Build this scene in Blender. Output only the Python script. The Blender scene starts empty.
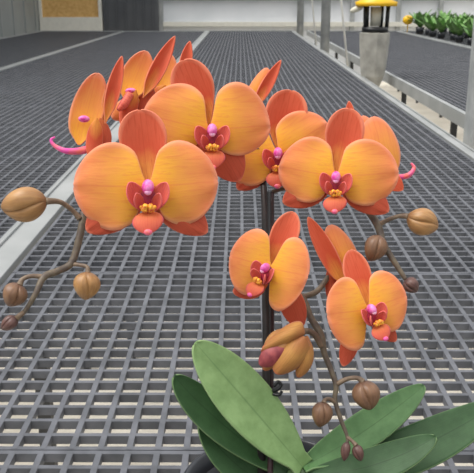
import bpy, bmesh, math, random
from mathutils import Vector, Matrix
random.seed(7)
S = bpy.context.scene
COL = S.collection

# ------------------------------------------------------------------ camera, world, sun, exposure
F = 775.0
PITCH = math.radians(17.3)
YAW = 0.0039
BENCH = 0.75
CAMZ = BENCH + 0.483
cam_d = bpy.data.cameras.new('camera'); cam = bpy.data.objects.new('camera', cam_d); COL.objects.link(cam)
cam.location = (0, 0, CAMZ)
cam.rotation_euler = (math.pi/2 - PITCH, 0, YAW)
cam_d.sensor_fit = 'HORIZONTAL'; cam_d.sensor_width = 36; cam_d.lens = F/474*36
cam_d.clip_start = 0.02; cam_d.clip_end = 200
cam_d.dof.use_dof = True; cam_d.dof.focus_distance = 0.56; cam_d.dof.aperture_fstop = 48
S.camera = cam

world = bpy.data.worlds.new('world'); S.world = world; world.use_nodes = True
wn = world.node_tree.nodes; wl = world.node_tree.links
bg = wn['Background']
tc = wn.new('ShaderNodeTexCoord'); sp = wn.new('ShaderNodeSeparateXYZ'); cr = wn.new('ShaderNodeValToRGB')
wl.new(tc.outputs['Generated'], sp.inputs[0]); wl.new(sp.outputs['Z'], cr.inputs[0]); wl.new(cr.outputs[0], bg.inputs[0])
cr.color_ramp.elements[0].position = 0.0; cr.color_ramp.elements[0].color = (0.22, 0.23, 0.24, 1)
cr.color_ramp.elements[1].position = 0.75; cr.color_ramp.elements[1].color = (1.0, 1.0, 1.0, 1)
bg.inputs[1].default_value = 1.1

sun_d = bpy.data.lights.new('sun', 'SUN'); sun = bpy.data.objects.new('sun', sun_d); COL.objects.link(sun)
sun_d.energy = 2.2; sun_d.angle = math.radians(35); sun_d.color = (1.0, 0.97, 0.92)
sun.rotation_euler = (math.radians(5), math.radians(-27), 0)

S.view_settings.view_transform = 'Standard'; S.view_settings.look = 'None'
S.view_settings.gamma = 1; S.view_settings.use_curve_mapping = False
S.view_settings.exposure = 0.50

# ------------------------------------------------------------------ helpers
FWD = Vector((-math.sin(YAW)*math.cos(PITCH), math.cos(YAW)*math.cos(PITCH), -math.sin(PITCH)))
RGT = Vector((math.cos(YAW), math.sin(YAW), 0))
UPV = RGT.cross(FWD)
EYE = Vector((0, 0, CAMZ))
def P(px, py, d):
    """point of the place that lies d metres deep in the direction measured on the photograph"""
    return EYE + (FWD + RGT*((px-237)/F) + UPV*((236.5-py)/F))*d

def srgb(h):
    h = h.lstrip('#'); v = [int(h[i:i+2], 16)/255 for i in (0, 2, 4)]
    return tuple((c/12.92 if c <= 0.04045 else ((c+0.055)/1.055)**2.4) for c in v) + (1,)

def link(o, parent=None):
    COL.objects.link(o)
    if parent is not None: o.parent = parent
    return o
def empty(name, loc, parent=None):
    o = bpy.data.objects.new(name, None); o.empty_display_size = 0.02
    link(o, parent)
    o.location = Vector(loc) - (Vector(world_loc(parent)) if parent else Vector((0, 0, 0)))
    return o
def world_loc(o):
    v = Vector((0, 0, 0))
    while o is not None:
        v += o.location; o = o.parent
    return v
def tag(o, label=None, cat=None, group=None, kind=None):
    if label: o['label'] = label
    if cat: o['category'] = cat
    if group: o['group'] = group
    if kind: o['kind'] = kind
    return o

class MB:
    """collects vertices (world coordinates), faces, uv and material indices"""
    def __init__(self): self.v = []; self.f = []; self.uv = []; self.mi = []
    def grid(self, pts, uvs, mi=0, closed=False):
        n, m = len(pts), len(pts[0]); b = len(self.v)
        for r in pts: self.v += [tuple(p) for p in r]
        for i in range(n-1):
            for j in range(m if closed else m-1):
                k = (j+1) % m
                self.f.append((b+i*m+j, b+i*m+k, b+(i+1)*m+k, b+(i+1)*m+j)); self.mi.append(mi)
                uj1 = uvs[i][j+1] if j+1 < len(uvs[i]) else uvs[i][k]
                un1 = uvs[i+1][j+1] if j+1 < len(uvs[i+1]) else uvs[i+1][k]
                self.uv.append((uvs[i][j], uj1, un1, uvs[i+1][j]))
    def box(self, x0, x1, y0, y1, z0, z1, mi=0):
        b = len(self.v)
        self.v += [(x, y, z) for z in (z0, z1) for y in (y0, y1) for x in (x0, x1)]
        for q in ((0, 2, 3, 1), (4, 5, 7, 6), (0, 1, 5, 4), (2, 6, 7, 3), (0, 4, 6, 2), (1, 3, 7, 5)):
            self.f.append(tuple(b+i for i in q)); self.mi.append(mi); self.uv.append(((0, 0), (1, 0), (1, 1), (0, 1)))
    def tube(self, pts, rad, mi=0, seg=12, sub=6, caps=True):
        pts = [Vector(p) for p in pts]
        rad = rad if isinstance(rad, (list, tuple)) else [rad]*len(pts)
        q, rr = [], []
        n = len(pts)
        for i in range(n-1):
            p0 = pts[max(i-1, 0)]; p1 = pts[i]; p2 = pts[i+1]; p3 = pts[min(i+2, n-1)]
            st = sub if n > 2 else 1
            for k in range(st):
                t = k/st
                q.append(0.5*((2*p1)+(p2-p0)*t+(2*p0-5*p1+4*p2-p3)*t*t+(3*p1-p0-3*p2+p3)*t**3))
                rr.append(rad[i]*(1-t)+rad[i+1]*t)
        q.append(pts[-1]); rr.append(rad[-1])
        ref = Vector((0, 0, 1)) if abs((q[1]-q[0]).normalized().z) < 0.9 else Vector((1, 0, 0))
        rings = []; uvs = []; L = 0
        for i, p in enumerate(q):
            t = (q[min(i+1, len(q)-1)] - q[max(i-1, 0)]).normalized()
            a = (ref - t*ref.dot(t)).normalized(); ref = a; bb = t.cross(a)
            if i: L += (p-q[i-1]).length
            rings.append([p + (a*math.cos(w) + bb*math.sin(w))*rr[i] for w in [2*math.pi*j/seg for j in range(seg)]])
            uvs.append([(j/seg, L*20) for j in range(seg+1)])
        b = len(self.v)
        self.grid(rings, uvs, mi, closed=True)
        if caps:
            self.f.append(tuple(b+j for j in range(seg))[::-1]); self.mi.append(mi); self.uv.append(tuple((0, 0) for _ in range(seg)))
            e = b+(len(rings)-1)*seg
            self.f.append(tuple(e+j for j in range(seg))); self.mi.append(mi); self.uv.append(tuple((0, 0) for _ in range(seg)))
    def lathe(self, c, prof, seg=40, mi=0):
        """prof: list of (r, z)"""
        rings = [[Vector((c[0]+r*math.cos(2*math.pi*j/seg), c[1]+r*math.sin(2*math.pi*j/seg), z)) for j in range(seg)] for r, z in prof]
        self.grid(rings, [[(j/seg, i/len(prof)) for j in range(seg+1)] for i in range(len(prof))], mi, closed=True)
    def ell(self, c, ax, ay, az, mi=0, n=12, m=16):
        rings = []
        for i in range(n+1):
            th = 0.02 + (math.pi-0.04)*i/n
            rings.append([Vector(c) + ax*(math.sin(th)*math.cos(2*math.pi*j/m)) + ay*(math.sin(th)*math.sin(2*math.pi*j/m)) + az*math.cos(th) for j in range(m)])
        self.grid(rings, [[(j/m, i/n) for j in range(m+1)] for i in range(n+1)], mi, closed=True)
    def build(self, name, mats, parent=None, smooth=True, solid=0, origin=None, bevel=0, recalc=True):
        me = bpy.data.meshes.new(name)
        org = Vector(origin) if origin is not None else (world_loc(parent) if parent is not None else Vector((0, 0, 0)))
        me.from_pydata([tuple(Vector(p)-org) for p in self.v], [], self.f)
        if not isinstance(mats, (list, tuple)): mats = [mats]
        for m in mats: me.materials.append(m)
        uvl = me.uv_layers.new(name='UVMap'); uve = me.uv_layers.new(name='Edge')
        k = 0
        for fi, poly in enumerate(me.polygons):
            poly.material_index = self.mi[fi]; poly.use_smooth = smooth
            for c in self.uv[fi]:
                uvl.data[k].uv = c[:2]; uve.data[k].uv = (c[2] if len(c) > 2 else 0, 0); k += 1
        if recalc:
            bm = bmesh.new(); bm.from_mesh(me); bmesh.ops.recalc_face_normals(bm, faces=bm.faces); bm.to_mesh(me); bm.free()
        o = bpy.data.objects.new(name, me); link(o, parent)
        o.location = org - (world_loc(parent) if parent is not None else Vector((0, 0, 0)))
        if bevel:
            b = o.modifiers.new('bevel', 'BEVEL'); b.width = bevel; b.segments = 2; b.limit_method = 'ANGLE'
        if solid:
            s = o.modifiers.new('solid', 'SOLIDIFY'); s.thickness = solid; s.offset = 0
        return o

# ------------------------------------------------------------------ materials
def nmat(name):
    m = bpy.data.materials.new(name); m.use_nodes = True
    nt = m.node_tree; return m, nt, nt.nodes, nt.links, nt.nodes['Principled BSDF']
def ramp(N, L, src, stops):
    r = N.new('ShaderNodeValToRGB'); L.new(src, r.inputs[0]); e = r.color_ramp.elements
    while len(e) < len(stops): e.new(0.5)
    for i, (p, c) in enumerate(stops): e[i].position = p; e[i].color = srgb(c) if isinstance(c, str) else (c, c, c, 1)
    return r
def math_n(N, L, op, a, b=None, c=None):
    n = N.new('ShaderNodeMath'); n.operation = op
    for i, x in enumerate((a, b, c)):
        if x is None: continue
        if isinstance(x, (int, float)): n.inputs[i].default_value = x
        else: L.new(x, n.inputs[i])
    return n.outputs[0]
def mix_n(N, L, fac, a, b, mode='MIX'):
    n = N.new('ShaderNodeMix'); n.data_type = 'RGBA'; n.blend_type = mode
    if isinstance(fac, (int, float)): n.inputs[0].default_value = fac
    else: L.new(fac, n.inputs[0])
    for i, x in ((6, a), (7, b)):
        if isinstance(x, tuple): n.inputs[i].default_value = x
        else: L.new(x, n.inputs[i])
    return n.outputs[2]
def plain(name, col, rough=0.5, metal=0, var=0.12, scale=20, bump=0.0, col2=None, spec=0.5, detail=4, ior=1.45):
    m, nt, N, L, B = nmat(name)
    t = N.new('ShaderNodeTexCoord'); no = N.new('ShaderNodeTexNoise'); L.new(t.outputs['Object'], no.inputs[0])
    no.inputs['Scale'].default_value = scale; no.inputs['Detail'].default_value = detail
    c = srgb(col); c2 = srgb(col2) if col2 else tuple(max(0, x*(1-var*2)) for x in c[:3])+(1,)
    f = ramp(N, L, no.outputs[0], [(0.35, 0.0), (0.65, 1.0)])
    L.new(mix_n(N, L, f.outputs[0], c2, c), B.inputs['Base Color'])
    B.inputs['Roughness'].default_value = rough; B.inputs['Metallic'].default_value = metal
    B.inputs['Specular IOR Level'].default_value = spec; B.inputs['IOR'].default_value = ior
    if bump:
        bp = N.new('ShaderNodeBump'); bp.inputs['Strength'].default_value = bump; bp.inputs['Distance'].default_value = 0.002
        L.new(no.outputs[0], bp.inputs['Height']); L.new(bp.outputs[0], B.inputs['Normal'])
    return m

def petal_mat(name, inner, mid, outer, edge, veins='#E0703C', p=(0.08, 0.42, 0.80), vein_amt=0.5, edge_w=0.90):
    m, nt, N, L, B = nmat(name)
    uv = N.new('ShaderNodeUVMap'); uv.uv_map = 'UVMap'; sx = N.new('ShaderNodeSeparateXYZ'); L.new(uv.outputs[0], sx.inputs[0])
    t = sx.outputs[0]
    s = math_n(N, L, 'ABSOLUTE', math_n(N, L, 'MULTIPLY_ADD', sx.outputs[1], 2.0, -1.0))
    tcn = N.new('ShaderNodeTexCoord'); no = N.new('ShaderNodeTexNoise'); L.new(tcn.outputs['Object'], no.inputs[0])
    no.inputs['Scale'].default_value = 90; no.inputs['Detail'].default_value = 5
    nz = math_n(N, L, 'MULTIPLY_ADD', no.outputs[0], 0.30, -0.15)
    s2 = math_n(N, L, 'POWER', s, 2.0)
    d = math_n(N, L, 'ADD', math_n(N, L, 'ADD', math_n(N, L, 'MULTIPLY', t, 0.82), math_n(N, L, 'MULTIPLY', s2, 0.26)), nz)
    base = ramp(N, L, d, [(p[0], inner), (p[1], mid), (p[2], outer)])
    # fine branching veins that run along the blade
    cb = N.new('ShaderNodeCombineXYZ')
    L.new(math_n(N, L, 'MULTIPLY', t, 3.5), cb.inputs[0]); L.new(math_n(N, L, 'MULTIPLY', sx.outputs[1], 34.0), cb.inputs[1])
    vn = N.new('ShaderNodeTexNoise'); L.new(cb.outputs[0], vn.inputs[0]); vn.inputs['Scale'].default_value = 1.0
    vn.inputs['Detail'].default_value = 3; vn.inputs['Distortion'].default_value = 0.8
    vr = ramp(N, L, vn.outputs[0], [(0.50, 0.0), (0.66, 1.0)])
    col = mix_n(N, L, math_n(N, L, 'MULTIPLY', vr.outputs[0], vein_amt), base.outputs[0], srgb(veins))
    mv = ramp(N, L, s, [(0.0, 1.0), (0.035, 0.0)])
    col = mix_n(N, L, math_n(N, L, 'MULTIPLY', mv.outputs[0], 0.45), col, srgb(veins))
    ue = N.new('ShaderNodeUVMap'); ue.uv_map = 'Edge'; se = N.new('ShaderNodeSeparateXYZ'); L.new(ue.outputs[0], se.inputs[0])
    er = ramp(N, L, se.outputs[0], [(edge_w, 0.0), (1.0, 1.0)])
    col = mix_n(N, L, math_n(N, L, 'MULTIPLY', er.outputs[0], 0.75), col, srgb(edge))
    L.new(col, B.inputs['Base Color'])
    B.inputs['Roughness'].default_value = 0.55; B.inputs['Specular IOR Level'].default_value = 0.3
    B.inputs['Sheen Weight'].default_value = 0.12
    bp = N.new('ShaderNodeBump'); bp.inputs['Strength'].default_value = 0.25; bp.inputs['Distance'].default_value = 0.0008
    L.new(vn.outputs[0], bp.inputs['Height']); L.new(bp.outputs[0], B.inputs['Normal'])
    tr = N.new('ShaderNodeBsdfTranslucent'); L.new(col, tr.inputs[0])
    ms = N.new('ShaderNodeMixShader'); ms.inputs[0].default_value = 0.30
    L.new(B.outputs[0], ms.inputs[1]); L.new(tr.outputs[0], ms.inputs[2])
    L.new(ms.outputs[0], N['Material Output'].inputs[0])
    return m

M = {}
M['petal'] = petal_mat('petal_orange', '#F8BC40', '#F2A254', '#EE8662', '#F4A88A', '#E87E50', p=(0.20, 0.56, 0.98), vein_amt=0.36, edge_w=0.84)
M['sepal'] = petal_mat('sepal_coral', '#EAA348', '#D65A38', '#E4704E', '#F59A78', '#C84828', p=(0.10, 0.42, 0.9), vein_amt=0.45)
M['sepal_red'] = petal_mat('sepal_red', '#E08448', '#D0603E', '#CC5A40', '#EC8E6E', '#B2442C', p=(0.05, 0.35, 0.85), vein_amt=0.45)
M['lip_mid'] = petal_mat('lip_midlobe', '#E48848', '#DE704C', '#DC6058', '#E0609A', '#D2443C', p=(0.1, 0.5, 0.9), vein_amt=0.35, edge_w=0.93)
M['lip_side'] = petal_mat('lip_sidelobe', '#C03A44', '#E2685A', '#EE8068', '#EE7C80', '#B83048', p=(0.05, 0.40, 0.9), vein_amt=0.4)
M['throat'] = plain('lip_throat', '#7C1430', 0.5, col2='#B02A48', scale=250)
M['callus'] = plain('lip_callus', '#FFC23A', 0.4, col2='#C2502A', scale=500)
M['column'] = plain('column_pink', '#E88CC4', 0.4, col2='#D23C98', scale=220)
M['column_tip'] = plain('column_tip', '#F6C8E0', 0.4, col2='#EFA0D0', scale=300)
M['curl'] = plain('lip_curl', '#D94AA8', 0.4, col2='#E8706A', scale=120)

def bud_mat(name, a, b, dark):
    m, nt, N, L, B = nmat(name)
    uv = N.new('ShaderNodeUVMap'); uv.uv_map = 'UVMap'; sx = N.new('ShaderNodeSeparateXYZ'); L.new(uv.outputs[0], sx.inputs[0])
    cb = N.new('ShaderNodeCombineXYZ')
    L.new(math_n(N, L, 'MULTIPLY', sx.outputs[0], 26.0), cb.inputs[0]); L.new(math_n(N, L, 'MULTIPLY', sx.outputs[1], 2.5), cb.inputs[1])
    vn = N.new('ShaderNodeTexNoise'); L.new(cb.outputs[0], vn.inputs[0]); vn.inputs['Scale'].default_value = 1.0; vn.inputs['Detail'].default_value = 3
    r = ramp(N, L, vn.outputs[0], [(0.22, b), (0.72, a)])
    er = ramp(N, L, sx.outputs[1], [(0.0, 1.0), (0.16, 0.15), (0.75, 0.0), (1.0, 0.7)])
    col = mix_n(N, L, math_n(N, L, 'MULTIPLY', er.outputs[0], 0.7), r.outputs[0], srgb(dark))
    L.new(col, B.inputs['Base Color']); B.inputs['Roughness'].default_value = 0.45
    B.inputs['Subsurface Weight'].default_value = 0.08; B.inputs['Subsurface Radius'].default_value = (0.004, 0.002, 0.001)
    bp = N.new('ShaderNodeBump'); bp.inputs['Strength'].default_value = 0.3; bp.inputs['Distance'].default_value = 0.001
    L.new(vn.outputs[0], bp.inputs['Height']); L.new(bp.outputs[0], B.inputs['Normal'])
    return m
M['bud'] = bud_mat('bud_ochre', '#B08450', '#8E663E', '#6C4832')
M['bud_brown'] = bud_mat('bud_brown', '#866448', '#684A38', '#50362E')
M['bud_dark'] = bud_mat('bud_dark', '#6A4A42', '#503834', '#402C2C')
M['bud_open'] = bud_mat('bud_opening', '#BE8A4C', '#A06A3C', '#98483C')
M['bud_sepal'] = petal_mat('bud_sepal', '#A8683C', '#C8924E', '#B87844', '#C0604A', '#9A6A38', p=(.05, .4, .9), vein_amt=.5)
M['bud_heart'] = plain('bud_heart', '#9C4A4A', 0.5, col2='#7A3038', scale=200)
M['stem'] = plain('stem_olive', '#6E6250', 0.5, col2='#50443C', scale=140, bump=0.2)
M['pedicel'] = plain('pedicel_tan', '#84705A', 0.5, col2='#625042', scale=150)
M['spike'] = plain('spike_dark', '#2A2220', 0.45, col2='#1C1918', scale=120)
M['spike_red'] = plain('spike_red', '#40282A', 0.4, col2='#281C1C', scale=120)
M['stake'] = plain('stake_black', '#1E1E20', 0.35, var=0.1)
M['pot'] = plain('pot_black', '#2A2D33', 0.3, var=0.15, scale=40)
M['bark'] = plain('bark_mix', '#5A4636', 0.9, col2='#2C231C', scale=160, bump=0.8)

def leaf_mat(name, a, b, rib, under):
    m, nt, N, L, B = nmat(name)
    uv = N.new('ShaderNodeUVMap'); uv.uv_map = 'UVMap'; sx = N.new('ShaderNodeSeparateXYZ'); L.new(uv.outputs[0], sx.inputs[0])
    s = math_n(N, L, 'ABSOLUTE', math_n(N, L, 'MULTIPLY_ADD', sx.outputs[1], 2.0, -1.0))
    tcn = N.new('ShaderNodeTexCoord'); no = N.new('ShaderNodeTexNoise'); L.new(tcn.outputs['Object'], no.inputs[0])
    no.inputs['Scale'].default_value = 60; no.inputs['Detail'].default_value = 6; no.inputs['Roughness'].default_value = 0.65
    base = ramp(N, L, no.outputs[0], [(0.35, a), (0.65, b)])
    rb = ramp(N, L, s, [(0.0, 1.0), (0.05, 0.0)])
    col = mix_n(N, L, math_n(N, L, 'MULTIPLY', rb.outputs[0], 0.55), base.outputs[0], srgb(rib))
    ed = ramp(N, L, s, [(0.965, 0.0), (1.0, 1.0)])
    col = mix_n(N, L, math_n(N, L, 'MULTIPLY', ed.outputs[0], 0.6), col, srgb(under))
    L.new(col, B.inputs['Base Color']); B.inputs['Roughness'].default_value = 0.5
    B.inputs['Specular IOR Level'].default_value = 0.28
    cb = N.new('ShaderNodeCombineXYZ'); L.new(math_n(N, L, 'MULTIPLY', sx.outputs[0], 2.0), cb.inputs[0]); L.new(math_n(N, L, 'MULTIPLY', sx.outputs[1], 40.0), cb.inputs[1])
    vn = N.new('ShaderNodeTexNoise'); L.new(cb.outputs[0], vn.inputs[0]); vn.inputs['Scale'].default_value = 1
    bp = N.new('ShaderNodeBump'); bp.inputs['Strength'].default_value = 0.15; bp.inputs['Distance'].default_value = 0.001
    L.new(vn.outputs[0], bp.inputs['Height']); L.new(bp.outputs[0], B.inputs['Normal'])
    return m
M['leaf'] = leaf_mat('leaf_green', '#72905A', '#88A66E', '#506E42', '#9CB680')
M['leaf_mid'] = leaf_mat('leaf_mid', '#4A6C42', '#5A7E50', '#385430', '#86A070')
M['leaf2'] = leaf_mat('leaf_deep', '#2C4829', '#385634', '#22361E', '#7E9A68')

M['grate'] = plain('grating_plastic', '#62646A', 0.5, col2='#505257', scale=30, spec=0.22, ior=1.45)
M['grate_dark'] = plain('grating_plastic_dark', '#5A5C61', 0.5, col2='#4C4E52', scale=30, spec=0.25, ior=1.45)
M['alu'] = plain('aluminium', '#A2A4A4', 0.42, metal=0.25, col2='#909393', scale=6)
M['galv'] = plain('galvanised', '#AEB0AF', 0.5, metal=0.2, col2='#989B9B', scale=15)
M['steel_dark'] = plain('steel_dark', '#3A3B3D', 0.5, var=0.1)
M['floor'] = plain('concrete_floor', '#EDE6D8', 0.85, col2='#D8D0C0', scale=2.5, detail=8)
M['wallpane'] = plain('wall_pane', '#E4E6EA', 0.5, col2='#D6DADE', scale=1.6)
M['wallleft'] = plain('wall_sheet', '#9A9E9C', 0.5, col2='#868B8A', scale=1.2)
M['white'] = plain('white_frame', '#DAD8CE', 0.5, var=0.04)
M['pad'] = plain('pad_tan', '#D6AE70', 0.8, col2='#C49A5C', scale=30)
M['darkpanel'] = plain('dark_panel', '#55575A', 0.6, col2='#4A4C50', scale=3)
M['yellow'] = plain('yellow_lid', '#F2BE1E', 0.4, var=0.04)
M['black'] = plain('black_plastic', '#17181A', 0.35, var=0.1)
M['canister'] = plain('canister_grey', '#B2AFA6', 0.55, col2='#94928A', scale=14)
M['cord'] = plain('white_cord', '#EDEBE4', 0.6, var=0.03)
M['sprout'] = plain('sprout_green', '#7CA45C', 0.45, col2='#4E7C3C', scale=30)
M['paleplastic'] = plain('pale_plastic', '#D9D6C4', 0.5, var=0.05)

# ------------------------------------------------------------------ the setting
FAR = 11.3
mb = MB(); mb.box(-4.2, 5.8, -1.0, 12.4, -0.1, 0.0)
tag(mb.build('floor', M['floor'], smooth=False), kind='structure')
mb = MB(); mb.box(-4.2, 5.8, 11.75, 11.9, 0.0, 4.2)
tag(mb.build('wall_back', M['wallpane'], smooth=False), kind='structure')
mb = MB(); mb.box(-2.98, -2.90, 4.0, 11.75, 0.0, 4.2)
for k in range(14): mb.box(-2.90, -2.885, 4.2+k*0.55, 4.25+k*0.55, 0, 4.2)
tag(mb.build('wall_left', M['wallleft'], smooth=False), kind='structure')
def XB(px, Y=11.7):            # sideways position on the back wall for a measured direction
    return (px-240)/F*(Y*0.9548+0.35*0.2974)
# mullions and sill of the back wall
mb = MB()
for px in (161, 300, 352, 398, 440):
    x = XB(px); mb.box(x-0.03, x+0.03, 11.69, 11.75, 0, 4.2)
tag(mb.build('trim_1', M['galv'], smooth=False), kind='structure')
mb = MB(); mb.box(XB(163), 5.8, 11.66, 11.75, 0.80, 0.86)
tag(mb.build('trim_2', M['white'], smooth=False), kind='structure')
mb = MB(); mb.box(XB(163), 5.8, 11.70, 11.75, 1.16, 1.19)
tag(mb.build('trim_3', M['galv'], smooth=False), kind='structure')
# left post, tan pad, dark panel
t = tag(empty('cooling_pad', (XB(72), 11.6, 0)), 'tan cooling pad in a white frame on the back wall', 'cooling pad')
mb = MB(); x0, x1 = XB(44), XB(100)
mb.box(x0, x1, 11.62, 11.70, 0.93, 3.0); mb.build('pad', M['pad'], t, smooth=False)
mb = MB()
mb.box(x0-0.04, x0, 11.58, 11.70, 0.6, 3.04); mb.box(x1, x1+0.05, 11.58, 11.70, 0.6, 3.04)
mb.box(x0, x1, 11.58, 11.70, 0.6, 0.93); mb.box(x0, x1, 11.58, 11.70, 3.0, 3.04)
mb.build('frame', M['white'], t, smooth=False)
mb = MB(); mb.box(XB(104.5), XB(159), 11.60, 11.70, 0.0, 3.6)
for k in range(6):
    x = XB(108+k*9); mb.box(x, x+0.02, 11.585, 11.60, 0.0, 3.6)
tag(mb.build('dark_shutter', M['darkpanel'], smooth=False), 'dark grey closed shutter right beside the tan cooling pad', 'shutter')
mb = MB(); mb.box(XB(30), XB(40), 11.45, 11.57, 0, 4.2)
tag(mb.build('corner_post', M['steel_dark'], smooth=False), 'dark corner post left of the tan cooling pad', 'post')

# ------------------------------------------------------------------ benches
CELL = 0.032
def panel(x0, nx, y0, ny, mat, parent, z=BENCH):
    mb = MB(); w = CELL*nx
    for i in range(nx+1):
        x = x0+i*CELL; h = 0.0034
        mb.box(x-h, x+h, y0+0.002, y0+ny*CELL-0.002, z-0.0105, z)
    for j in range(ny+1):
        y = y0+j*CELL; h = 0.0031
        a, b = (y-h, y+h)
        if j == 0: a, b = y+0.0008, y+0.0075
        if j == ny: a, b = y-0.0075, y-0.0008
        mb.box(x0-0.004, x0+w+0.004, a, b, z-0.011, z-0.0004)
    return mb.build('grating_panel', mat, parent, smooth=False, bevel=0)
def bench(x0, nx, y_first, label, mat, rails, ystart=-0.4, yend=10.85, legs=True):
    yb = y_first
    while yb - 0.576 > ystart: yb -= 0.576
    t = tag(empty('grating_bench', (x0+nx*CELL/2, yb, 0)), label, 'bench', None)
    y = yb; n = 0
    while y < yend:
        panel(x0, nx, y, 18, mat, t); y += 0.576
    y1 = y
    for (a, b, zt, zb) in rails:
        r = MB(); r.box(a, b, yb, y1, zb, zt)
        c = b if b <= x0 else a
        if b <= x0: r.box(a, a+0.006, yb, y1, zt, zt+0.006)
        else: r.box(b-0.006, b, yb, y1, zt, zt+0.006)
        r.build('side_rail', M['alu'], t, smooth=False, bevel=0.002)
    e = MB(); e.box(rails[0][0], rails[1][1], y1+0.004, y1+0.04, BENCH-0.05, BENCH+0.012); e.build('end_rail', M['alu'], t, smooth=False)
    w = nx*CELL; yy = yb+0.6
    while yy < y1:
        for xx in (x0+0.03, x0+w-0.03):
            l = MB(); l.box(xx-0.013, xx+0.013, yy-0.013, yy+0.013, 0, BENCH-0.062); l.build('leg', M['steel_dark'], t, smooth=False)
        c = MB(); c.box(x0, x0+w, yy-0.02, yy+0.02, BENCH-0.06, BENCH-0.025); c.build('cross_beam', M['galv'], t, smooth=False)
        yy += 1.15
    return t
XC = -0.0594 - 11*CELL          # first bar of the middle bench
bench(XC, 35, 0.752, 'dark slatted grating bench under the potted orchid', M['grate'],
      [(XC-0.068, XC-0.010, BENCH+0.008, BENCH-0.05), (XC+35*CELL+0.008, XC+35*CELL+0.040, BENCH+0.006, BENCH-0.035)])
XL = XC-0.085-34*CELL
bench(XL, 34, 0.657, 'grey grating bench next to the orchid bench on its shutter side', M['grate'],
      [(XL-0.045, XL-0.008, BENCH+0.008, BENCH-0.05), (XL+34*CELL+0.006, XL+34*CELL+0.014, BENCH+0.004, BENCH-0.05)], ystart=0.9)
XLL = XL-0.062-34*CELL
bench(XLL, 34, 0.7, 'grey grating bench along the grey sheet wall', M['grate_dark'],
      [(XLL-0.04, XLL-0.008, BENCH+0.008, BENCH-0.05), (XLL+34*CELL+0.006, XLL+34*CELL+0.014, BENCH+0.004, BENCH-0.05)], ystart=3.0)
XR = 0.965
bench(XR, 37, 0.7, 'empty grating bench across the gap behind the yellow-lidded canister', M['grate'],
      [(XR-0.042, XR-0.006, BENCH+0.010, BENCH-0.045), (XR+37*CELL+0.008, XR+37*CELL+0.045, BENCH+0.01, BENCH-0.05)], ystart=2.4)
XRR = XR+37*CELL+0.06
bench(XRR, 37, 0.7, 'bench carrying the small green plants', M['grate_dark'],
      [(XRR-0.008, XRR-0.005, BENCH+0.01, BENCH-0.05), (XRR+37*CELL+0.008, XRR+37*CELL+0.04, BENCH+0.01, BENCH-0.05)], ystart=4.5)

# ------------------------------------------------------------------ small plants on the right
def sprout(rnd):
    t = empty('seedling', (0, 0, 0))
    mb = MB(); mb.lathe((0, 0), [(0.001, 0), (0.040, 0), (0.052, 0.075), (0.048, 0.075), (0.046, 0.066), (0.001, 0.066)], seg=16)
    mb.build('pot', M['pot'], t)
    mb = MB()
    for k in range(15):
        a = k*2.4 + rnd.uniform(-.2, .2); el = rnd.uniform(0.75, 1.4); Ln = rnd.uniform(0.16, 0.27)
        d = Vector((math.cos(a)*math.cos(el), math.sin(a)*math.cos(el), math.sin(el))); sd = Vector((-math.sin(a), math.cos(a), 0))
        pts = []; uvs = []
        for i in range(7):
            q = i/6; w = 0.042*math.sin(math.pi*(0.08+0.9*q)**0.8)
            c = Vector((0, 0, 0.064)) + d*Ln*q + Vector((0, 0, -0.04*q*q)) + Vector((d.x, d.y, 0))*0.05*q*q
            pts.append([c+sd*w*s + Vector((0, 0, 0.01*abs(s))) for s in (-1, 0, 1)]); uvs.append([(q, 0), (q, .5), (q, 1)])
        mb.grid(pts, uvs)
    mb.build('foliage', M['sprout'], t)
    return t
rnd = random.Random(3)
protos = [sprout(rnd) for _ in range(3)]
used = [False]*3
k = 0
for j in range(13):
    for i in range(4):
        y = 5.9 + j*0.38 + rnd.uniform(-.03, .03); x = XRR+0.15+i*0.29 + rnd.uniform(-.03, .03)
        q = rnd.randrange(3)
        pr = protos[q]
        if not used[q]: o = pr; used[q] = True
        else:
            o = pr.copy(); COL.objects.link(o)
            for ch in pr.children:
                c = ch.copy(); COL.objects.link(c); c.parent = o
        o.location = (x, y, BENCH); o.rotation_euler = (0, 0, rnd.uniform(0, 6)); sc = rnd.uniform(0.85, 1.15); o.scale = (sc, sc, sc)
        tag(o, 'small leafy green potted plant in the dense rows on the far bench', 'plant', 'green plants on the far bench')
mb = MB(); pc = P(408, 20, 10.2)
mb.ell((pc.x, pc.y, pc.z), Vector((.07, 0, 0)), Vector((0, .05, 0)), Vector((0, 0, .06)))
mb.tube([(pc.x, pc.y, BENCH), (pc.x, pc.y, pc.z)], 0.006)
tag(mb.build('plant_marker', M['yellow'], origin=(pc.x, pc.y, BENCH)), 'small yellow marker at the corner of the green plants', 'marker')

# ------------------------------------------------------------------ canister, poles, cords
def Pxy(px, py, z):            # point of the level plane z seen in a measured direction
    d = P(px, py, 1.0) - EYE; return EYE + d*((z-CAMZ)/d.z)
c0 = Pxy(364.5, 86, BENCH); cx, cy = 0.80, 4.80
sc = (cy*0.9548+0.45*0.2974)/F
cx = (372-240)*sc + 0.004
t = tag(empty('lidded_canister', (cx, cy, 0)), 'tall grey tapered canister with black collar and yellow lid', 'canister')
def zc(py): # height at the canister's distance
    a = math.atan((236.5-py)/F) - PITCH; return CAMZ + cy*math.tan(a)
zt, zb = zc(33), zc(88)
mb = MB()
mb.lathe((cx, cy), [(0.001, 0.0), (0.045, 0.0), (0.045, zb-0.2), (6.5*sc, zb), (11.5*sc, zc(76)), (13*sc, zc(66)), (14.8*sc, zt-0.05), (15*sc, zt), (13.5*sc, zt+0.004), (0.001, zt+0.004)], seg=8)
mb.build('body', M['canister'], t, smooth=False)
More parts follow.
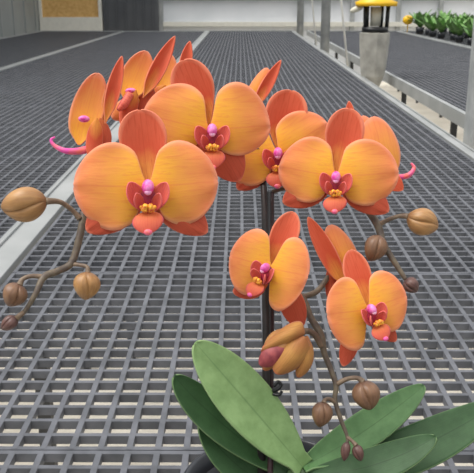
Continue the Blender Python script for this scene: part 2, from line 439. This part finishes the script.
mb = MB(); mb.lathe((cx, cy), [(0.001, zt+0.004), (13*sc, zt+0.004), (13*sc, zc(27)), (11*sc, zc(27)), (0.001, zc(27))], seg=24); mb.build('collar', M['black'], t)
for dx, dy in ((-10.5, -4), (10.5, -4), (-7, 8), (7, 8)):
    mb = MB(); mb.tube([(cx+dx*sc, cy+dy*sc, zc(27)), (cx+dx*sc*1.05, cy+dy*sc*1.05, zc(6))], 2.0*sc, seg=8); mb.build('post', M['black'], t)
mb = MB(); mb.lathe((cx, cy), [(0.001, zc(6)), (20*sc, zc(6)), (20.5*sc, zc(2)), (13*sc, zc(-1)), (12*sc, zc(-9)), (0.001, zc(-9))], seg=32); mb.build('lid', M['yellow'], t)
mb = MB(); mb.lathe((cx, cy), [(0.001, zc(26)), (5*sc, zc(26)), (5.5*sc, zc(7)), (0.001, zc(7))], seg=16); mb.build('inner_tube', M['paleplastic'], t)
mb = MB(); c = Vector((cx-19*sc, cy, zc(9))); mb.ell(c, Vector((6.5*sc, 0, 2.2*sc)), Vector((0, 3*sc, 0)), Vector((-0.6*sc, 0, 2.8*sc)))
mb.build('side_nozzle', M['paleplastic'], t)

def pole(px, py_base, Y, r, label, name='support_pole', mat='galv', lean=0):
    a = P(px, 40, 1.0) - EYE; s = Y/a.y; x = a.x*s
    mb = MB(); mb.tube([(x, Y, 0), (x, Y, 4.2)], r, seg=16)
    mb.lathe((x, Y), [(r*1.01, 0), (r*1.15, 0), (r*1.15, 0.012), (r*1.01, 0.02)], seg=16)
    return tag(mb.build(name, M[mat], origin=(x, Y, 0)), label, 'pole')
pole(325.0, 56, 7.3, 0.042, 'round grey pole rising from the gap between benches, nearer one of two')
pole(299.8, 33, 10.8, 0.045, 'pale grey pole near the back wall')
# large square post at the frame's edge
a = P(476.5, 110, 1.0)-EYE; Y = 2.62; x = a.x*Y/a.y
mb = MB(); mb.box(x-0.012, x+0.078, Y, Y+0.09, 0.0, 4.2); 
mb.box(x-0.03, x+0.1, Y-0.02, Y+0.11, 0, 0.012)
tag(mb.build('square_post', M['galv'], smooth=False, bevel=0.006, origin=(x, Y, 0)), 'thick square grey metal post standing beside the orchid bench', 'post')
for (pa, pb, z0, lab) in (((311, -12), (318, 48), 7.6, 'thin white cord hanging beside the grey pole, farther from the canister'),
                          ((340, -12), (351, 70), 5.4, 'thin white cord hanging close to the yellow-lidded canister')):
    A = P(pa[0], pa[1], z0); B_ = P(pb[0], pb[1], z0)
    B_.y = A.y
    A2 = A + (A-B_)*3
    mb = MB(); mb.tube([A2, A, B_], 0.0075, seg=8, sub=1)
    tag(mb.build('hanging_cord', M['cord'], origin=tuple(B_)), lab, 'cord')

# ------------------------------------------------------------------ the orchid
PLANT = empty('potted_orchid', (0.02, 0.50, BENCH))
tag(PLANT, 'potted orchid with orange flowers, brown buds and broad green leaves', 'orchid')

def sstep(x): x = max(0, min(1, x)); return x*x*(3-2*x)
def blade_into(mb, p0, p1, sv, q=1.0, pw=0.55, claw=0.25, clawt=0.22, cupL=0.0, cupW=0.0, bend=0.0, rip=0.0, nrm=None, mi=0, nt=22, ns=16, wl=1.0, ph=None, fold=0.0, notch=0.0):
    """p0 base, p1 tip, sv half-width vector; cup values are metres towards the viewer"""
    A = p1-p0; n = A.cross(sv).normalized()
    ref = nrm if nrm is not None else (EYE-p0)
    if n.dot(ref) < 0: n = -n
    ph = random.uniform(0, 6) if ph is None else ph
    pts = []; uvs = []
    for i in range(nt+1):
        t = 0.5*(1-math.cos(math.pi*i/nt)); t = min(max(t, 0.0015), 0.9985)
        w = max(math.sin(math.pi*t**q), 0)**pw * (claw+(1-claw)*sstep(t/clawt))
        row = []; ur = []
        for j in range(ns+1):
            s = -1+2*j/ns
            ww = w*(wl if s < 0 else 1.0)
            c = cupL*(4*t*(1-t)) + cupW*(s*s)*w + fold*abs(s)*w
            c += rip*math.sin(t*9+ph+s*2.2)*abs(s)**2.5*w + rip*0.7*math.sin(s*7+ph)*t**3*w
            tt = t - notch*math.exp(-(s/0.22)**2)*t**6
            row.append(p0 + A*tt + sv*(s*ww) + sv*(bend*math.sin(math.pi*t)) + n*c)
            e = abs(s) if t < 0.5 else math.sqrt((s*w)**2 + (2*t-1)**2)
            ur.append((t, (s*w+1)/2, min(1, e)))
        pts.append(row); uvs.append(ur)
    mb.grid(pts, uvs, mi)
def blade(name, mat, parent, *a, solid=0.0009, **k):
    mb = MB(); blade_into(mb, *a, **k)
    return mb.build(name, mat, parent, solid=solid, recalc=False)

def orient(px, py, yaw, pitch, roll):
    """local x right, y away, z up of a flower whose face looks back along the sight line, then turned"""
    d = (P(px, py, 1.0)-EYE).normalized(); x = d.cross(Vector((0, 0, 1))).normalized(); z = x.cross(d)
    R = Matrix((x, d, z)).transposed()
    return R @ Matrix.Rotation(math.radians(yaw), 3, 'Z') @ Matrix.Rotation(math.radians(pitch), 3, 'X') @ Matrix.Rotation(-math.radians(roll), 3, 'Y')

def lip_parts(fl, W, U):
    """W: local (x,y,z in units of U) -> world"""
    V = lambda x, y, z: W(x, y, z)
    D = lambda x, y, z: W(x, y, z)-W(0, 0, 0)
    mb = MB()
    # throat cup behind the column
    mb.ell(V(0, 0.02, -0.15), D(0.15, 0, 0), D(0, 0.07, 0), D(0, 0, 0.19), mi=1)
    # side lobes, two wings curving up on either side
    for sg in (-1, 1):
        blade_into(mb, V(0.05*sg, -0.06, -0.32), V(0.24*sg, -0.14, 0.06), D(0.10*sg, -0.08, -0.05), q=1.15, pw=0.55, claw=0.5, cupL=-0.05*U, cupW=0.05*U, nrm=D(-sg, -0.4, 0), mi=0, nt=14, ns=10)
        blade_into(mb, V(0.07*sg, -0.08, -0.32), V(0.15*sg, -0.26, -0.08), D(0.06*sg, -0.08, -0.03), q=1.1, pw=0.6, claw=0.6, cupL=-0.03*U, cupW=0.03*U, nrm=D(-sg, -0.4, 0), mi=0, nt=12, ns=8)
        for (ax, az, ar) in ((.035, -.255, .034), (.060, -.285, .028), (.030, -.300, .026), (.085, -.262, .020)):
            mb.ell(V(ax*sg, -0.19-ar, az), D(ar, 0, 0), D(0, ar*1.3, 0), D(0, 0, ar*1.15), mi=2, n=6, m=8)
    # mid lobe: broad shield with a pinched tip
    blade_into(mb, V(0, -0.10, -0.30), V(0.0, -0.30, -0.60), D(0.20, 0.0, 0.02), q=1.0, pw=0.6, claw=0.55, cupL=0.06*U, cupW=-0.05*U, mi=3, nt=16, ns=14, notch=0.0)
    mb.ell(V(0, -0.31, -0.58), D(0.05, 0, 0), D(0, 0.03, 0), D(0, 0, 0.035), mi=4, n=8, m=10)
    mb.build('lip', [M['lip_side'], M['throat'], M['callus'], M['lip_mid'], M['curl']], fl, solid=0.0006, recalc=False)
    mb = MB()
    mb.ell(V(0, -0.10, 0.0), D(0.08, 0, 0), D(0, 0.12, 0.02), D(0, -0.01, 0.10), mi=0)
    mb.ell(V(0, -0.16, -0.06), D(0.05, 0, 0), D(0, 0.05, 0), D(0, 0, 0.05), mi=1, n=8, m=10)
    mb.build('column', [M['column'], M['column_tip']], fl)

def back_stalk(fl, start, end, r=0.0016):
    mb = MB(); mid = (start+end)/2 + Vector((0, 0.006, 0.008)); mb.tube([start, mid, end], [r*1.5, r, r*1.1]); mb.build('pedicel', M['pedicel'], fl)

def front_flower(px, py, d, upx, yaw=0, pitch=0, roll=0, dors=None, lat=None, pet=None, stalk=None, lipk=1.0, lipdx=0):
    """dors=(angle from up, length, halfwidth); lat=[(angle below right/left, length, hw) left,right]; pet=[(angle, length, half up, half down) left,right]"""
    U = upx/F*d; c = P(px, py, d); R = orient(px, py, yaw, pitch, roll)
    W = lambda x, y, z: c + R @ Vector((x*U, y*U, z*U))
    D = lambda x, y, z: R @ Vector((x*U, y*U, z*U))
    fl = empty('flower', tuple(c), PLANT)
    da, dl, dw = dors or (0, 1.06, 0.33)
    a = math.radians(da)
    blade('dorsal_sepal', M['sepal'], fl, W(0, 0.08, 0.05), W(dl*math.sin(a), 0.16, dl*math.cos(a)), D(dw*math.cos(a), 0, -dw*math.sin(a)), q=1.55, pw=0.46, claw=0.85, clawt=0.6, cupL=-0.04*U, cupW=0.09*U, rip=0.01*U, nrm=D(0, -1, 0))
    for k, sg in enumerate((-1, 1)):
        la, ll, lw = (lat or [(42, 1.05, 0.28)]*2)[k]
        a = math.radians(la)
        blade('lateral_sepal', M['sepal_red'], fl, W(0.05*sg, 0.10, -0.05), W(ll*math.cos(a)*sg, 0.12, -ll*math.sin(a)), D(lw*math.sin(a)*sg, 0, lw*math.cos(a)), q=1.0, pw=0.6, claw=0.5, cupL=0.05*U, cupW=-0.05*U, rip=0.015*U, nrm=D(0, -1, 0))
    for k, sg in enumerate((-1, 1)):
        pa, pl, wu, wd = (pet or [(6, 1.02, 0.60, 0.55)]*2)[k]
        a = math.radians(pa)
        # +s is the upper side
        sx = math.radians(pa*1.0)
        blade('petal', M['petal'], fl, W(0.015*sg, 0.0, 0.0), W(pl*math.cos(a)*sg, 0.10 , pl*math.sin(a)), D(-wu*math.sin(sx)*sg, 0.0, wu*math.cos(sx)), q=0.90, pw=0.49, claw=0.34, clawt=0.18, cupL=0.07*U, cupW=-0.08*U, rip=0.035*U, nrm=D(0, -1, 0), wl=wd/wu, nt=28, ns=22)
    if lipk:
        lip_parts(fl, lambda x, y, z: W(lipdx+x*lipk, y*lipk, z*lipk), U)
    if stalk: back_stalk(fl, W(0, 0.1, 0), stalk)
    return fl

def px_flower(c, d, blades, stalk=None, extras=None):
    """a turned flower, each blade given by measured base, tip and half width"""
    cc = P(c[0], c[1], d); fl = empty('flower', tuple(cc), PLANT)
    for (name, mat, b, tp, hw, opt) in blades:
        o = dict(opt); d0 = d+o.pop('d0', 0); d1 = d+o.pop('d1', 0); ds = o.pop('ds', 0.0)
        sol = o.pop('solid', 0.0009)
        p0 = P(b[0], b[1], d0); p1 = P(tp[0], tp[1], d1)
        m = (p0+p1)/2
        if isinstance(hw, tuple): sv = (RGT*hw[0] - UPV*hw[1])/F*d + FWD*ds
        else:
            A = (p1-p0); dd = (m-EYE).normalized(); v = A.cross(dd).normalized(); sv = v*(hw/F*d) + FWD*ds
        for kk in ('cupL', 'cupW', 'rip', 'fold'):
            if kk in o: o[kk] = o[kk]/F*d
        blade(name, M[mat], fl, p0, p1, sv, solid=sol, **o)
    if extras: extras(fl)
    if stalk: back_stalk(fl, cc+FWD*0.006, stalk)
    return fl

SP1 = [P(262, 478, .585), P(262, 434, .578), P(266, 380, .575), P(266, 300, .58), P(264, 190, .605), P(256, 150, .625), P(225, 112, .61), P(185, 105, .575), P(140, 128, .56), P(105, 170, .545), P(84, 212, .535)]
# -- flower A, the large front one
front_flower(148, 187, .50, 71.5, roll=-2, dors=(-6, 1.09, 0.335), lat=[(36, 1.06, 0.27), (38, 1.06, 0.26)],
             pet=[(1, 1.03, 0.61, 0.62), (5, 0.99, 0.62, 0.57)], stalk=P(140, 128, .56), lipk=1.06)
# -- flower B, above it
front_flower(209, 130, .55, 63, roll=0, dors=(-20, 1.17, 0.33), lat=[(75, 0.9, 0.24), (60, 0.95, 0.30)],
             pet=[(14, 1.08, 0.62, 0.50), (4, 0.98, 0.72, 0.44)], stalk=P(185, 105, .575), lipk=1.0, lipdx=0.05)
# -- flower C, behind B and D
front_flower(278, 153, .60, 56, roll=0, dors=(11, 1.14, 0.37), lat=[(42, 0.98, 0.24), (60, 0.9, 0.22)],
             pet=[(-2, 1.05, 0.5, 0.58), (32, 1.02, 0.50, 0.5)], stalk=P(268, 175, .62), lipk=1.0)
# -- flower D, right
front_flower(336, 177, .56, 59.5, roll=0, dors=(9, 1.17, 0.32), lat=[(28, 1.0, 0.26), (32, 1.06, 0.26)],
             pet=[(9, 0.98, 0.60, 0.52), (6, 1.04, 0.60, 0.52)], stalk=P(330, 190, .60), lipk=0.98)
# -- flower E, turned away behind D
def ex_E(fl):
    mb = MB(); mb.tube([P(390, 176, .61), P(400, 177, .605), P(409, 175, .60), P(414, 168, .60), P(411, 163, .60)], [.0022, .0022, .002, .0015, .0006], seg=10)
    mb.build('lip', M['curl'], fl)
px_flower((385, 160), .60, [
    ('petal', 'petal', (386, 186), (372, 117), (21, -6), dict(pw=.5, q=1, claw=.6, cupL=5, cupW=-5, rip=1, ds=0.004)),
    ('petal', 'petal', (382, 182), (362, 116), (14, -4), dict(pw=.5, q=1, claw=.6, cupL=4, cupW=-4, d0=.012, d1=.012)),
    ('lateral_sepal', 'sepal', (380, 172), (403, 190), 9, dict(pw=.6, cupL=3, d0=.004, d1=-.004)),
    ('dorsal_sepal', 'sepal', (352, 135), (349, 101), 5, dict(pw=.7, q=1.1, cupW=2, d0=.02, d1=.02)),
    ], stalk=P(365, 190, .61), extras=ex_E)
# -- flower F, side view at the far left of the spray
def ex_F(fl):
    mb = MB(); mb.tube([P(92, 148, .54), P(80, 151, .535), P(66, 151, .53), P(55, 146, .53), P(51, 140, .53), P(55, 137, .53)], [.0030, .0026, .0020, .0014, .0010, .0005], seg=10)
    mb.build('lip', M['curl'], fl)
    mb = MB(); mb.ell(P(84, 119, .536), RGT*.0040, FWD*.004, UPV*.0024); mb.build('column', M['column'], fl)
px_flower((88, 120), .54, [
    ('petal', 'petal', (79, 145), (97, 73), (17, 0), dict(pw=.5, q=1, claw=.6, cupL=-5, cupW=3, rip=1, ds=.002)),
    ('petal', 'petal', (104, 124), (119, 68), (7, 2), dict(pw=.6, q=1, claw=.5, cupL=3, cupW=2, d0=.006, d1=.006)),
    ('dorsal_sepal', 'sepal', (105, 124), (122, 56), 7, dict(pw=.75, q=1.0, claw=.5, cupW=4)),
    ('lateral_sepal', 'sepal', (97, 118), (92, 162), 8, dict(pw=.6, claw=.6, cupW=-3, d0=-.006, d1=-.006)),
    ('lateral_sepal', 'sepal_red', (100, 118), (106, 152), 8, dict(pw=.6, claw=.6, cupW=-3, d0=.0, d1=.002)),
    ], stalk=P(112, 160, .56), extras=ex_F)
# -- flower G
def ex_G(fl):
    mb = MB(); mb.ell(P(131, 91, .573), RGT*.0042, FWD*.004, UPV*.0022); mb.build('column', M['column'], fl)
    mb = MB(); mb.tube([P(130, 94, .57), P(124, 104, .567), P(118, 110, .565)], [.003, .0034, .0015]); mb.build('lip', M['lip_side'], fl)
px_flower((132, 92), .575, [
    ('petal', 'petal', (126, 102), (146, 51), (15, 4), dict(pw=.55, q=1, claw=.6, cupL=-4, cupW=3, rip=1, ds=.001)),
    ('petal', 'petal', (140, 100), (112, 118), 10, dict(pw=.55, claw=.6, cupW=-3, d0=.004, d1=.0)),
    ('lateral_sepal', 'sepal', (136, 90), (122, 126), 8, dict(pw=.6, claw=.6, cupW=-3, d0=-.004, d1=-.006)),
    ('dorsal_sepal', 'sepal', (143, 98), (175, 36), 7.5, dict(pw=.75, q=.9, claw=.5, cupW=4, d0=-.004)),
    ('lateral_sepal', 'sepal_red', (140, 76), (148, 118), 12, dict(pw=.5, claw=.7, cupW=-3, d0=.004, d1=.004)),
    ], stalk=P(160, 118, .58), extras=ex_G)
# -- flower H, behind the top of B
px_flower((165, 80), .60, [
    ('petal', 'petal', (158, 98), (171, 55), (11, 2), dict(pw=.55, q=1, claw=.6, cupL=-3, cupW=3)),
    ('dorsal_sepal', 'sepal', (181, 84), (190, 41), 6.0, dict(pw=.7, q=.95, claw=.5, cupW=3)),
    ('lateral_sepal', 'sepal', (165, 85), (150, 112), 9, dict(pw=.6, claw=.6, cupW=-3)),
    ], stalk=P(185, 105, .60))
# -- flower I, seen from behind at the upper right
px_flower((256, 98), .62, [
    ('petal', 'petal', (252, 106), (266, 68), (-11, 2), dict(pw=.55, q=.8, claw=.6, cupL=3, cupW=-3)),
    ('petal', 'petal', (256, 104), (233, 88), 9, dict(pw=.55, q=1, claw=.6, cupL=2)),
    ('dorsal_sepal', 'sepal', (254, 108), (281, 60), 6, dict(pw=.75, q=.85, claw=.5, cupW=3, d0=-.004, d1=-.004)),
    ], stalk=P(258, 150, .60))

# -- flower J, lower middle
def lipJ(fl, c, d, k, sgn, ang):
    U = k/F*d
    R = orient(c[0], c[1], ang[0], ang[1], ang[2]); cc = P(c[0], c[1], d)
    lip_parts(fl, lambda x, y, z: cc + R @ Vector((x*U, y*U, z*U)), U)
px_flower((268, 268), .545, [
    ('dorsal_sepal', 'sepal', (270, 268), (294, 212), 14, dict(pw=.55, q=1.35, claw=.45, cupW=4, d0=.005, d1=.012)),
    ('lateral_sepal', 'sepal_red', (284, 282), (301, 328), 13, dict(pw=.55, claw=.5, cupW=-2, d0=.008, d1=.010)),
    ('lateral_sepal', 'sepal_red', (268, 284), (233, 292), 11, dict(pw=.6, claw=.5, cupW=-2, d0=.005, d1=.006)),
    ('petal', 'petal', (271, 267), (230, 256), (8, -33), dict(q=.88, pw=.48, claw=.22, clawt=.22, cupL=4, cupW=-4, rip=1.2, d1=.006, nt=28, ns=22)),
    ('petal', 'petal', (270, 268), (308, 276), (9, -34), dict(q=.88, pw=.48, claw=.22, clawt=.22, cupL=4, cupW=-4, rip=1.2, d1=-.008, nt=28, ns=22, wl=1.15)),
    ], stalk=P(300, 295, .575), extras=lambda fl: lipJ(fl, (268, 268), .541, 50, 1, (-35, 0, -22)))
# -- flower K, lower right
px_flower((369, 309), .545, [
    ('dorsal_sepal', 'sepal', (368, 307), (350, 250), 13.5, dict(pw=.55, q=1.35, claw=.45, cupW=4, d0=.005, d1=.012)),
    ('lateral_sepal', 'sepal_red', (356, 325), (343, 366), 9, dict(pw=.55, claw=.5, cupW=-2, d0=.008, d1=.010)),
    ('lateral_sepal', 'sepal_red', (372, 318), (396, 341), 9, dict(pw=.6, claw=.5, cupW=-2, d0=.005, d1=.006)),
    ('petal', 'petal', (368, 309), (327, 314), (-5, -34), dict(q=.88, pw=.48, claw=.22, clawt=.22, cupL=4, cupW=-4, rip=1.2, d1=-.008, nt=28, ns=22, wl=1.15)),
    ('petal', 'petal', (368, 308), (406, 295), (-8, -31), dict(q=.88, pw=.48, claw=.22, clawt=.22, cupL=4, cupW=-4, rip=1.2, d1=.006, nt=28, ns=22, wl=.95)),
    ], stalk=P(330, 300, .58), extras=lambda fl: lipJ(fl, (369, 309), .541, 52, 1, (30, 0, 22)))
# -- flower L, behind K
px_flower((345, 275), .575, [
    ('dorsal_sepal', 'sepal', (345, 287), (308, 217), 9, dict(pw=.62, q=.95, claw=.6, cupW=3, d0=-.004, d1=-.004)),
    ('petal', 'petal', (356, 292), (330, 225), (15, -4), dict(pw=.5, q=1, claw=.7, cupL=4, cupW=-3, ds=-.002)),
    ('lateral_sepal', 'sepal_red', (334, 258), (331, 304), 7, dict(pw=.6, claw=.6, cupW=-3, d0=.004, d1=.004)),
    ], stalk=P(326, 288, .59))

# -- spikes and branches
def part_tube(name, mat, pts, rad, parent=None, seg=12):
    mb = MB(); mb.tube(pts, rad, seg=seg); return mb.build(name, mat, parent or PLANT)
part_tube('flower_spike', M['spike'], SP1, [.0034, .0034, .0030, .0030, .0026, .0024, .0022, .0022, .0022, .0022, .0022])
part_tube('flower_branch', M['stem'], [P(84, 212, .535), P(80, 235, .53), P(72, 262, .525), P(58, 271, .52), P(44, 277, .515), P(36, 293, .51), P(27, 308, .51), P(16, 321, .508)],
          [.0024, .0026, .0025, .0024, .0024, .0019, .0015, .0012])
SP2 = [P(270, 478, .575), P(271, 440, .578), P(271, 395, .580), P(272, 300, .588), P(272, 192, .612), P(290, 187, .612), P(320, 188, .60), P(350, 195, .59), P(367, 210, .58), P(378, 226, .575), P(383, 243, .57), P(395, 263, .567), P(406, 280, .565)]
part_tube('flower_spike', M['spike_red'], SP2[:5], [.0022, .0022, .0020, .0019, .0018])
part_tube('flower_branch', M['stem'], SP2[4:], [.0018, .0020, .0022, .0024, .0028, .0030, .0026, .0022, .0016])
part_tube('flower_branch', M['stem'], [P(270, 285, .575), P(288, 290, .575), P(302, 297, .57), P(311, 318, .565), P(321, 335, .56), P(324, 352, .56), P(331, 370, .558), P(336, 386, .556), P(335, 400, .555), P(341, 420, .553), P(347, 436, .552), P(347, 446, .55)],
          [.0020, .0020, .0023, .0025, .0027, .0023, .0020, .0019, .0017, .0016, .0013, .0009])
part_tube('flower_branch', M['stem'], [P(302, 297, .57), P(316, 292, .575), P(326, 280, .58), P(334, 268, .585)], [.0022, .0022, .0020, .0018])
part_tube('support_stake', M['stake'], [P(268, 500, .585), P(267, 192, .622)], .0026)
# clip that ties the spike to the stake
mb = MB()
cc = P(268, 392, .577)
for dz in (-0.0022, 0.0022):
    pts = [cc + RGT*(0.0075*math.cos(a)) + FWD*(0.006+0.0085*math.sin(a)) + UPV*dz for a in [i*math.pi/8 for i in range(17)]]
    mb.tube(pts, .0012, seg=8, sub=2)
mb.tube([P(273, 391, .57), P(278, 389, .568), P(281, 385, .568), P(278, 382, .568), P(274, 386, .568)], .0014, seg=8)
mb.tube([P(273, 394, .57), P(279, 395, .568), P(282, 391, .568)], .0012, seg=8)
mb.build('stake_clip', M['black'], PLANT)

# -- buds
def bud(base, tip, hw, d, mat, stalk=None, d1=None, lobes=3, ph=0.5, srad=.0013, groove=0.20, squash=1.0, fat=0.8):
    d1 = d if d1 is None else d1
    p0 = P(base[0], base[1], d); p1 = P(tip[0], tip[1], d1); A = p1-p0; a = A.normalized()
    x = a.cross((p0-EYE).normalized()).normalized(); y = a.cross(x); r = hw/F*d
    e = empty('bud', tuple(p0), PLANT)
    mb = MB(); rings = []; uvs = []; n, m = 26, 120
    for i in range(n+1):
        t = 0.5*(1-math.cos(math.pi*i/n)); t = min(max(t, .004), .996)
        w = math.sin(math.pi*t**fat)**0.62
        row = []
        for j in range(m):
            f = 2*math.pi*j/m
            ff = f - ph + 0.7*(t-.5)
            g = 1 - abs(math.cos(lobes*0.5*ff))**0.7
            dd = (ff - math.pi/lobes) % (2*math.pi/lobes); dd = min(dd, 2*math.pi/lobes-dd); g += 0.55*math.exp(-(dd/0.09)**2)
            g2 = math.exp(-((((ff+0.5) % (2*math.pi/lobes)) - 0.9)/0.10)**2)*0.12
            rr = r*w*(1-groove*(g+g2)*math.sin(math.pi*t)**0.4)
            row.append(p0 + A*t + x*(rr*math.cos(f)) + y*(rr*math.sin(f)*squash))
        rings.append(row); uvs.append([(j/m, t) for j in range(m+1)])
    mb.grid(rings, uvs, closed=True)
    mb.build('bud_shell', M[mat], e)
    if stalk:
        pts = [P(*s) for s in stalk] + [p0 + A*0.03]
        mb = MB(); mb.tube(pts, [srad*1.25]+[srad]*(len(pts)-2)+[srad*1.5]); mb.build('pedicel', M['pedicel'], e)
    return e
bud((47, 201), (1, 207), 18.5, .52, 'bud', [(80, 219, .532), (72, 210, .53), (60, 202, .525)], ph=.15, srad=.0017, fat=.9)
bud((88, 272), (85, 300), 14, .52, 'bud', [(71, 264, .525), (80, 265, .523), (87, 267, .521)], ph=.35, srad=.0013)
bud((20, 284), (8, 306), 13, .51, 'bud_brown', [(44, 277, .515), (32, 276, .513), (23, 279, .511)], ph=.1, srad=.0015)
bud((17, 318), (1, 329), 7.5, .508, 'bud_dark', [(24, 312, .509)], ph=1, srad=.0013)
bud((407, 216), (438, 228), 14.5, .57, 'bud', [(380, 224, .575), (390, 219, .573), (400, 216, .572)], ph=.45, srad=.0016, fat=.95)
bud((381, 236), (369, 261), 12, .565, 'bud_brown', None, ph=.3)
bud((406, 279), (417, 292), 8.5, .563, 'bud_dark', None, ph=1)
bud((363, 381), (370, 410), 14.5, .552, 'bud_brown', [(337, 384, .556), (347, 379, .555), (357, 378, .553)], ph=.5, srad=.0016)
bud((324, 402), (319, 427), 11, .55, 'bud_brown', [(335, 402, .555), (329, 399, .553), (325, 400, .551)], ph=.1, srad=.0014)
bud((347, 442), (344, 461), 5, .548, 'bud_dark', None, ph=1.1)
bud((356, 445), (361, 461), 6, .548, 'bud_dark', [(347, 437, .552), (352, 441, .55)], ph=1.1, srad=.0012)
# opening bud
e = bud((300, 333), (266, 366), 21.5, .545, 'bud_open', [(322, 346, .56), (314, 334, .557), (306, 331, .553)], ph=.3, groove=.22, srad=.0022, fat=.95)
mb = MB(); blade_into(mb, P(288, 346, .534), P(260, 365, .534), (RGT*6-UPV*8)/F*.54, q=.95, pw=.5, claw=.6, cupL=5/F*.54, cupW=-5/F*.54, bend=-.1)
mb.build('bud_heart', M['bud_heart'], e, solid=.0009, recalc=False)
for (b, tp, hw, bend, cw, dd) in (((304, 334), (262, 349), (7, -13), .4, -10, 0), ((305, 337), (277, 374), (13, 5), .1, -9, -.002), ((307, 336), (298, 377), (7, 3), .45, -6, .002), ((298, 345), (264, 370), (6, 5), -.5, -5, .004)):
    mb = MB(); p0 = P(b[0], b[1], .535+dd); p1 = P(tp[0], tp[1], .534+dd)
    blade_into(mb, p0, p1, (RGT*hw[0]-UPV*hw[1])/F*.54, q=.95, pw=.5, claw=.6, cupL=6/F*.54, cupW=cw/F*.54, bend=bend)
    mb.build('bud_sepal', M['bud_sepal'], e, solid=.0009, recalc=False)

# -- leaves
def leaf(base, mid, tip, hw, d0, dm, d1, mat, fold=4, sag=0, q=1.1, pw=.5, tilt=0.0, cupW=0):
    p0 = P(base[0], base[1], d0); pm = P(mid[0], mid[1], dm); p1 = P(tip[0], tip[1], d1)
    ctrl = pm*2 - (p0+p1)/2
    mb = MB(); pts = []; uvs = []; nt, ns = 36, 16
    for i in range(nt+1):
        t = 0.5*(1-math.cos(math.pi*i/nt)); t = min(max(t, .002), .998)
        c = p0*(1-t)**2 + ctrl*2*t*(1-t) + p1*t*t
        T = (-2*p0*(1-t) + ctrl*2*(1-2*t) + p1*2*t).normalized()
        up = (EYE-c).normalized(); up = (up*0.75 + Vector((0, 0, 1))*0.45).normalized()
        sd = T.cross(up).normalized(); n = sd.cross(T).normalized()
        sd = (sd*math.cos(tilt) + n*math.sin(tilt)).normalized(); n = sd.cross(T).normalized()
        w = math.sin(math.pi*t**q)**pw * hw/F*dm
        if t < 0.5: w = max(w, 0.42*hw/F*dm)
        row = []; ur = []
        for j in range(ns+1):
            s = -1+2*j/ns
            row.append(c + sd*(s*w) + n*(fold/F*dm*(abs(s)**1.3)*(1-.6*t) + cupW/F*dm*s*s - 0.0)); ur.append((t, (s+1)/2))
        pts.append(row); uvs.append(ur)
    mb.grid(pts, uvs)
    return mb.build('leaf', M[mat], PLANT, solid=.0018, recalc=False)
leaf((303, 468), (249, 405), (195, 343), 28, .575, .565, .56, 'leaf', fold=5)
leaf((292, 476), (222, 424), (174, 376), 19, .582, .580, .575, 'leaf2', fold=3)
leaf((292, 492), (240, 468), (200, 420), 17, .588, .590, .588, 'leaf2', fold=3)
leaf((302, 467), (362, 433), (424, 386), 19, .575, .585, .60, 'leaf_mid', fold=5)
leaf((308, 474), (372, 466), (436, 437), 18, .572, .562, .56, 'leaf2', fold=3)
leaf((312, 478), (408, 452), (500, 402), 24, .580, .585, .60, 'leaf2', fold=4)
# crown that the leaves rise from
mb = MB(); b0 = P(298, 474, .578); mb.tube([Vector((b0.x-0.004, b0.y+.004, BENCH+0.10)), b0], [.011, .008], seg=14)
mb.build('crown', M['leaf2'], PLANT)

# -- pot
pc = Vector((0.026, 0.505, 0)); RZ = BENCH+0.128
mb = MB()
mb.lathe((pc.x, pc.y), [(0.001, BENCH), (0.048, BENCH), (0.050, BENCH+0.004), (0.064, RZ-0.014), (0.070, RZ-0.012), (0.071, RZ-0.001), (0.0695, RZ), (0.0675, RZ-0.001), (0.064, RZ-0.016), (0.062, RZ-0.03)], seg=64)
mb.build('pot', M['pot'], PLANT, solid=.0012)
mb = MB(); rings = []
for i in range(14):
    r = 0.0005+0.0615*i/13
    rings.append([Vector((pc.x+r*math.cos(2*math.pi*j/48), pc.y+r*math.sin(2*math.pi*j/48), RZ-0.02+random.uniform(-.004, .004)*(i < 13))) for j in range(48)])
mb.grid(rings, [[(j/48, i/13) for j in range(49)] for i in range(14)], closed=True)
tag(mb.build('bark_substrate', M['bark'], PLANT), kind='stuff')
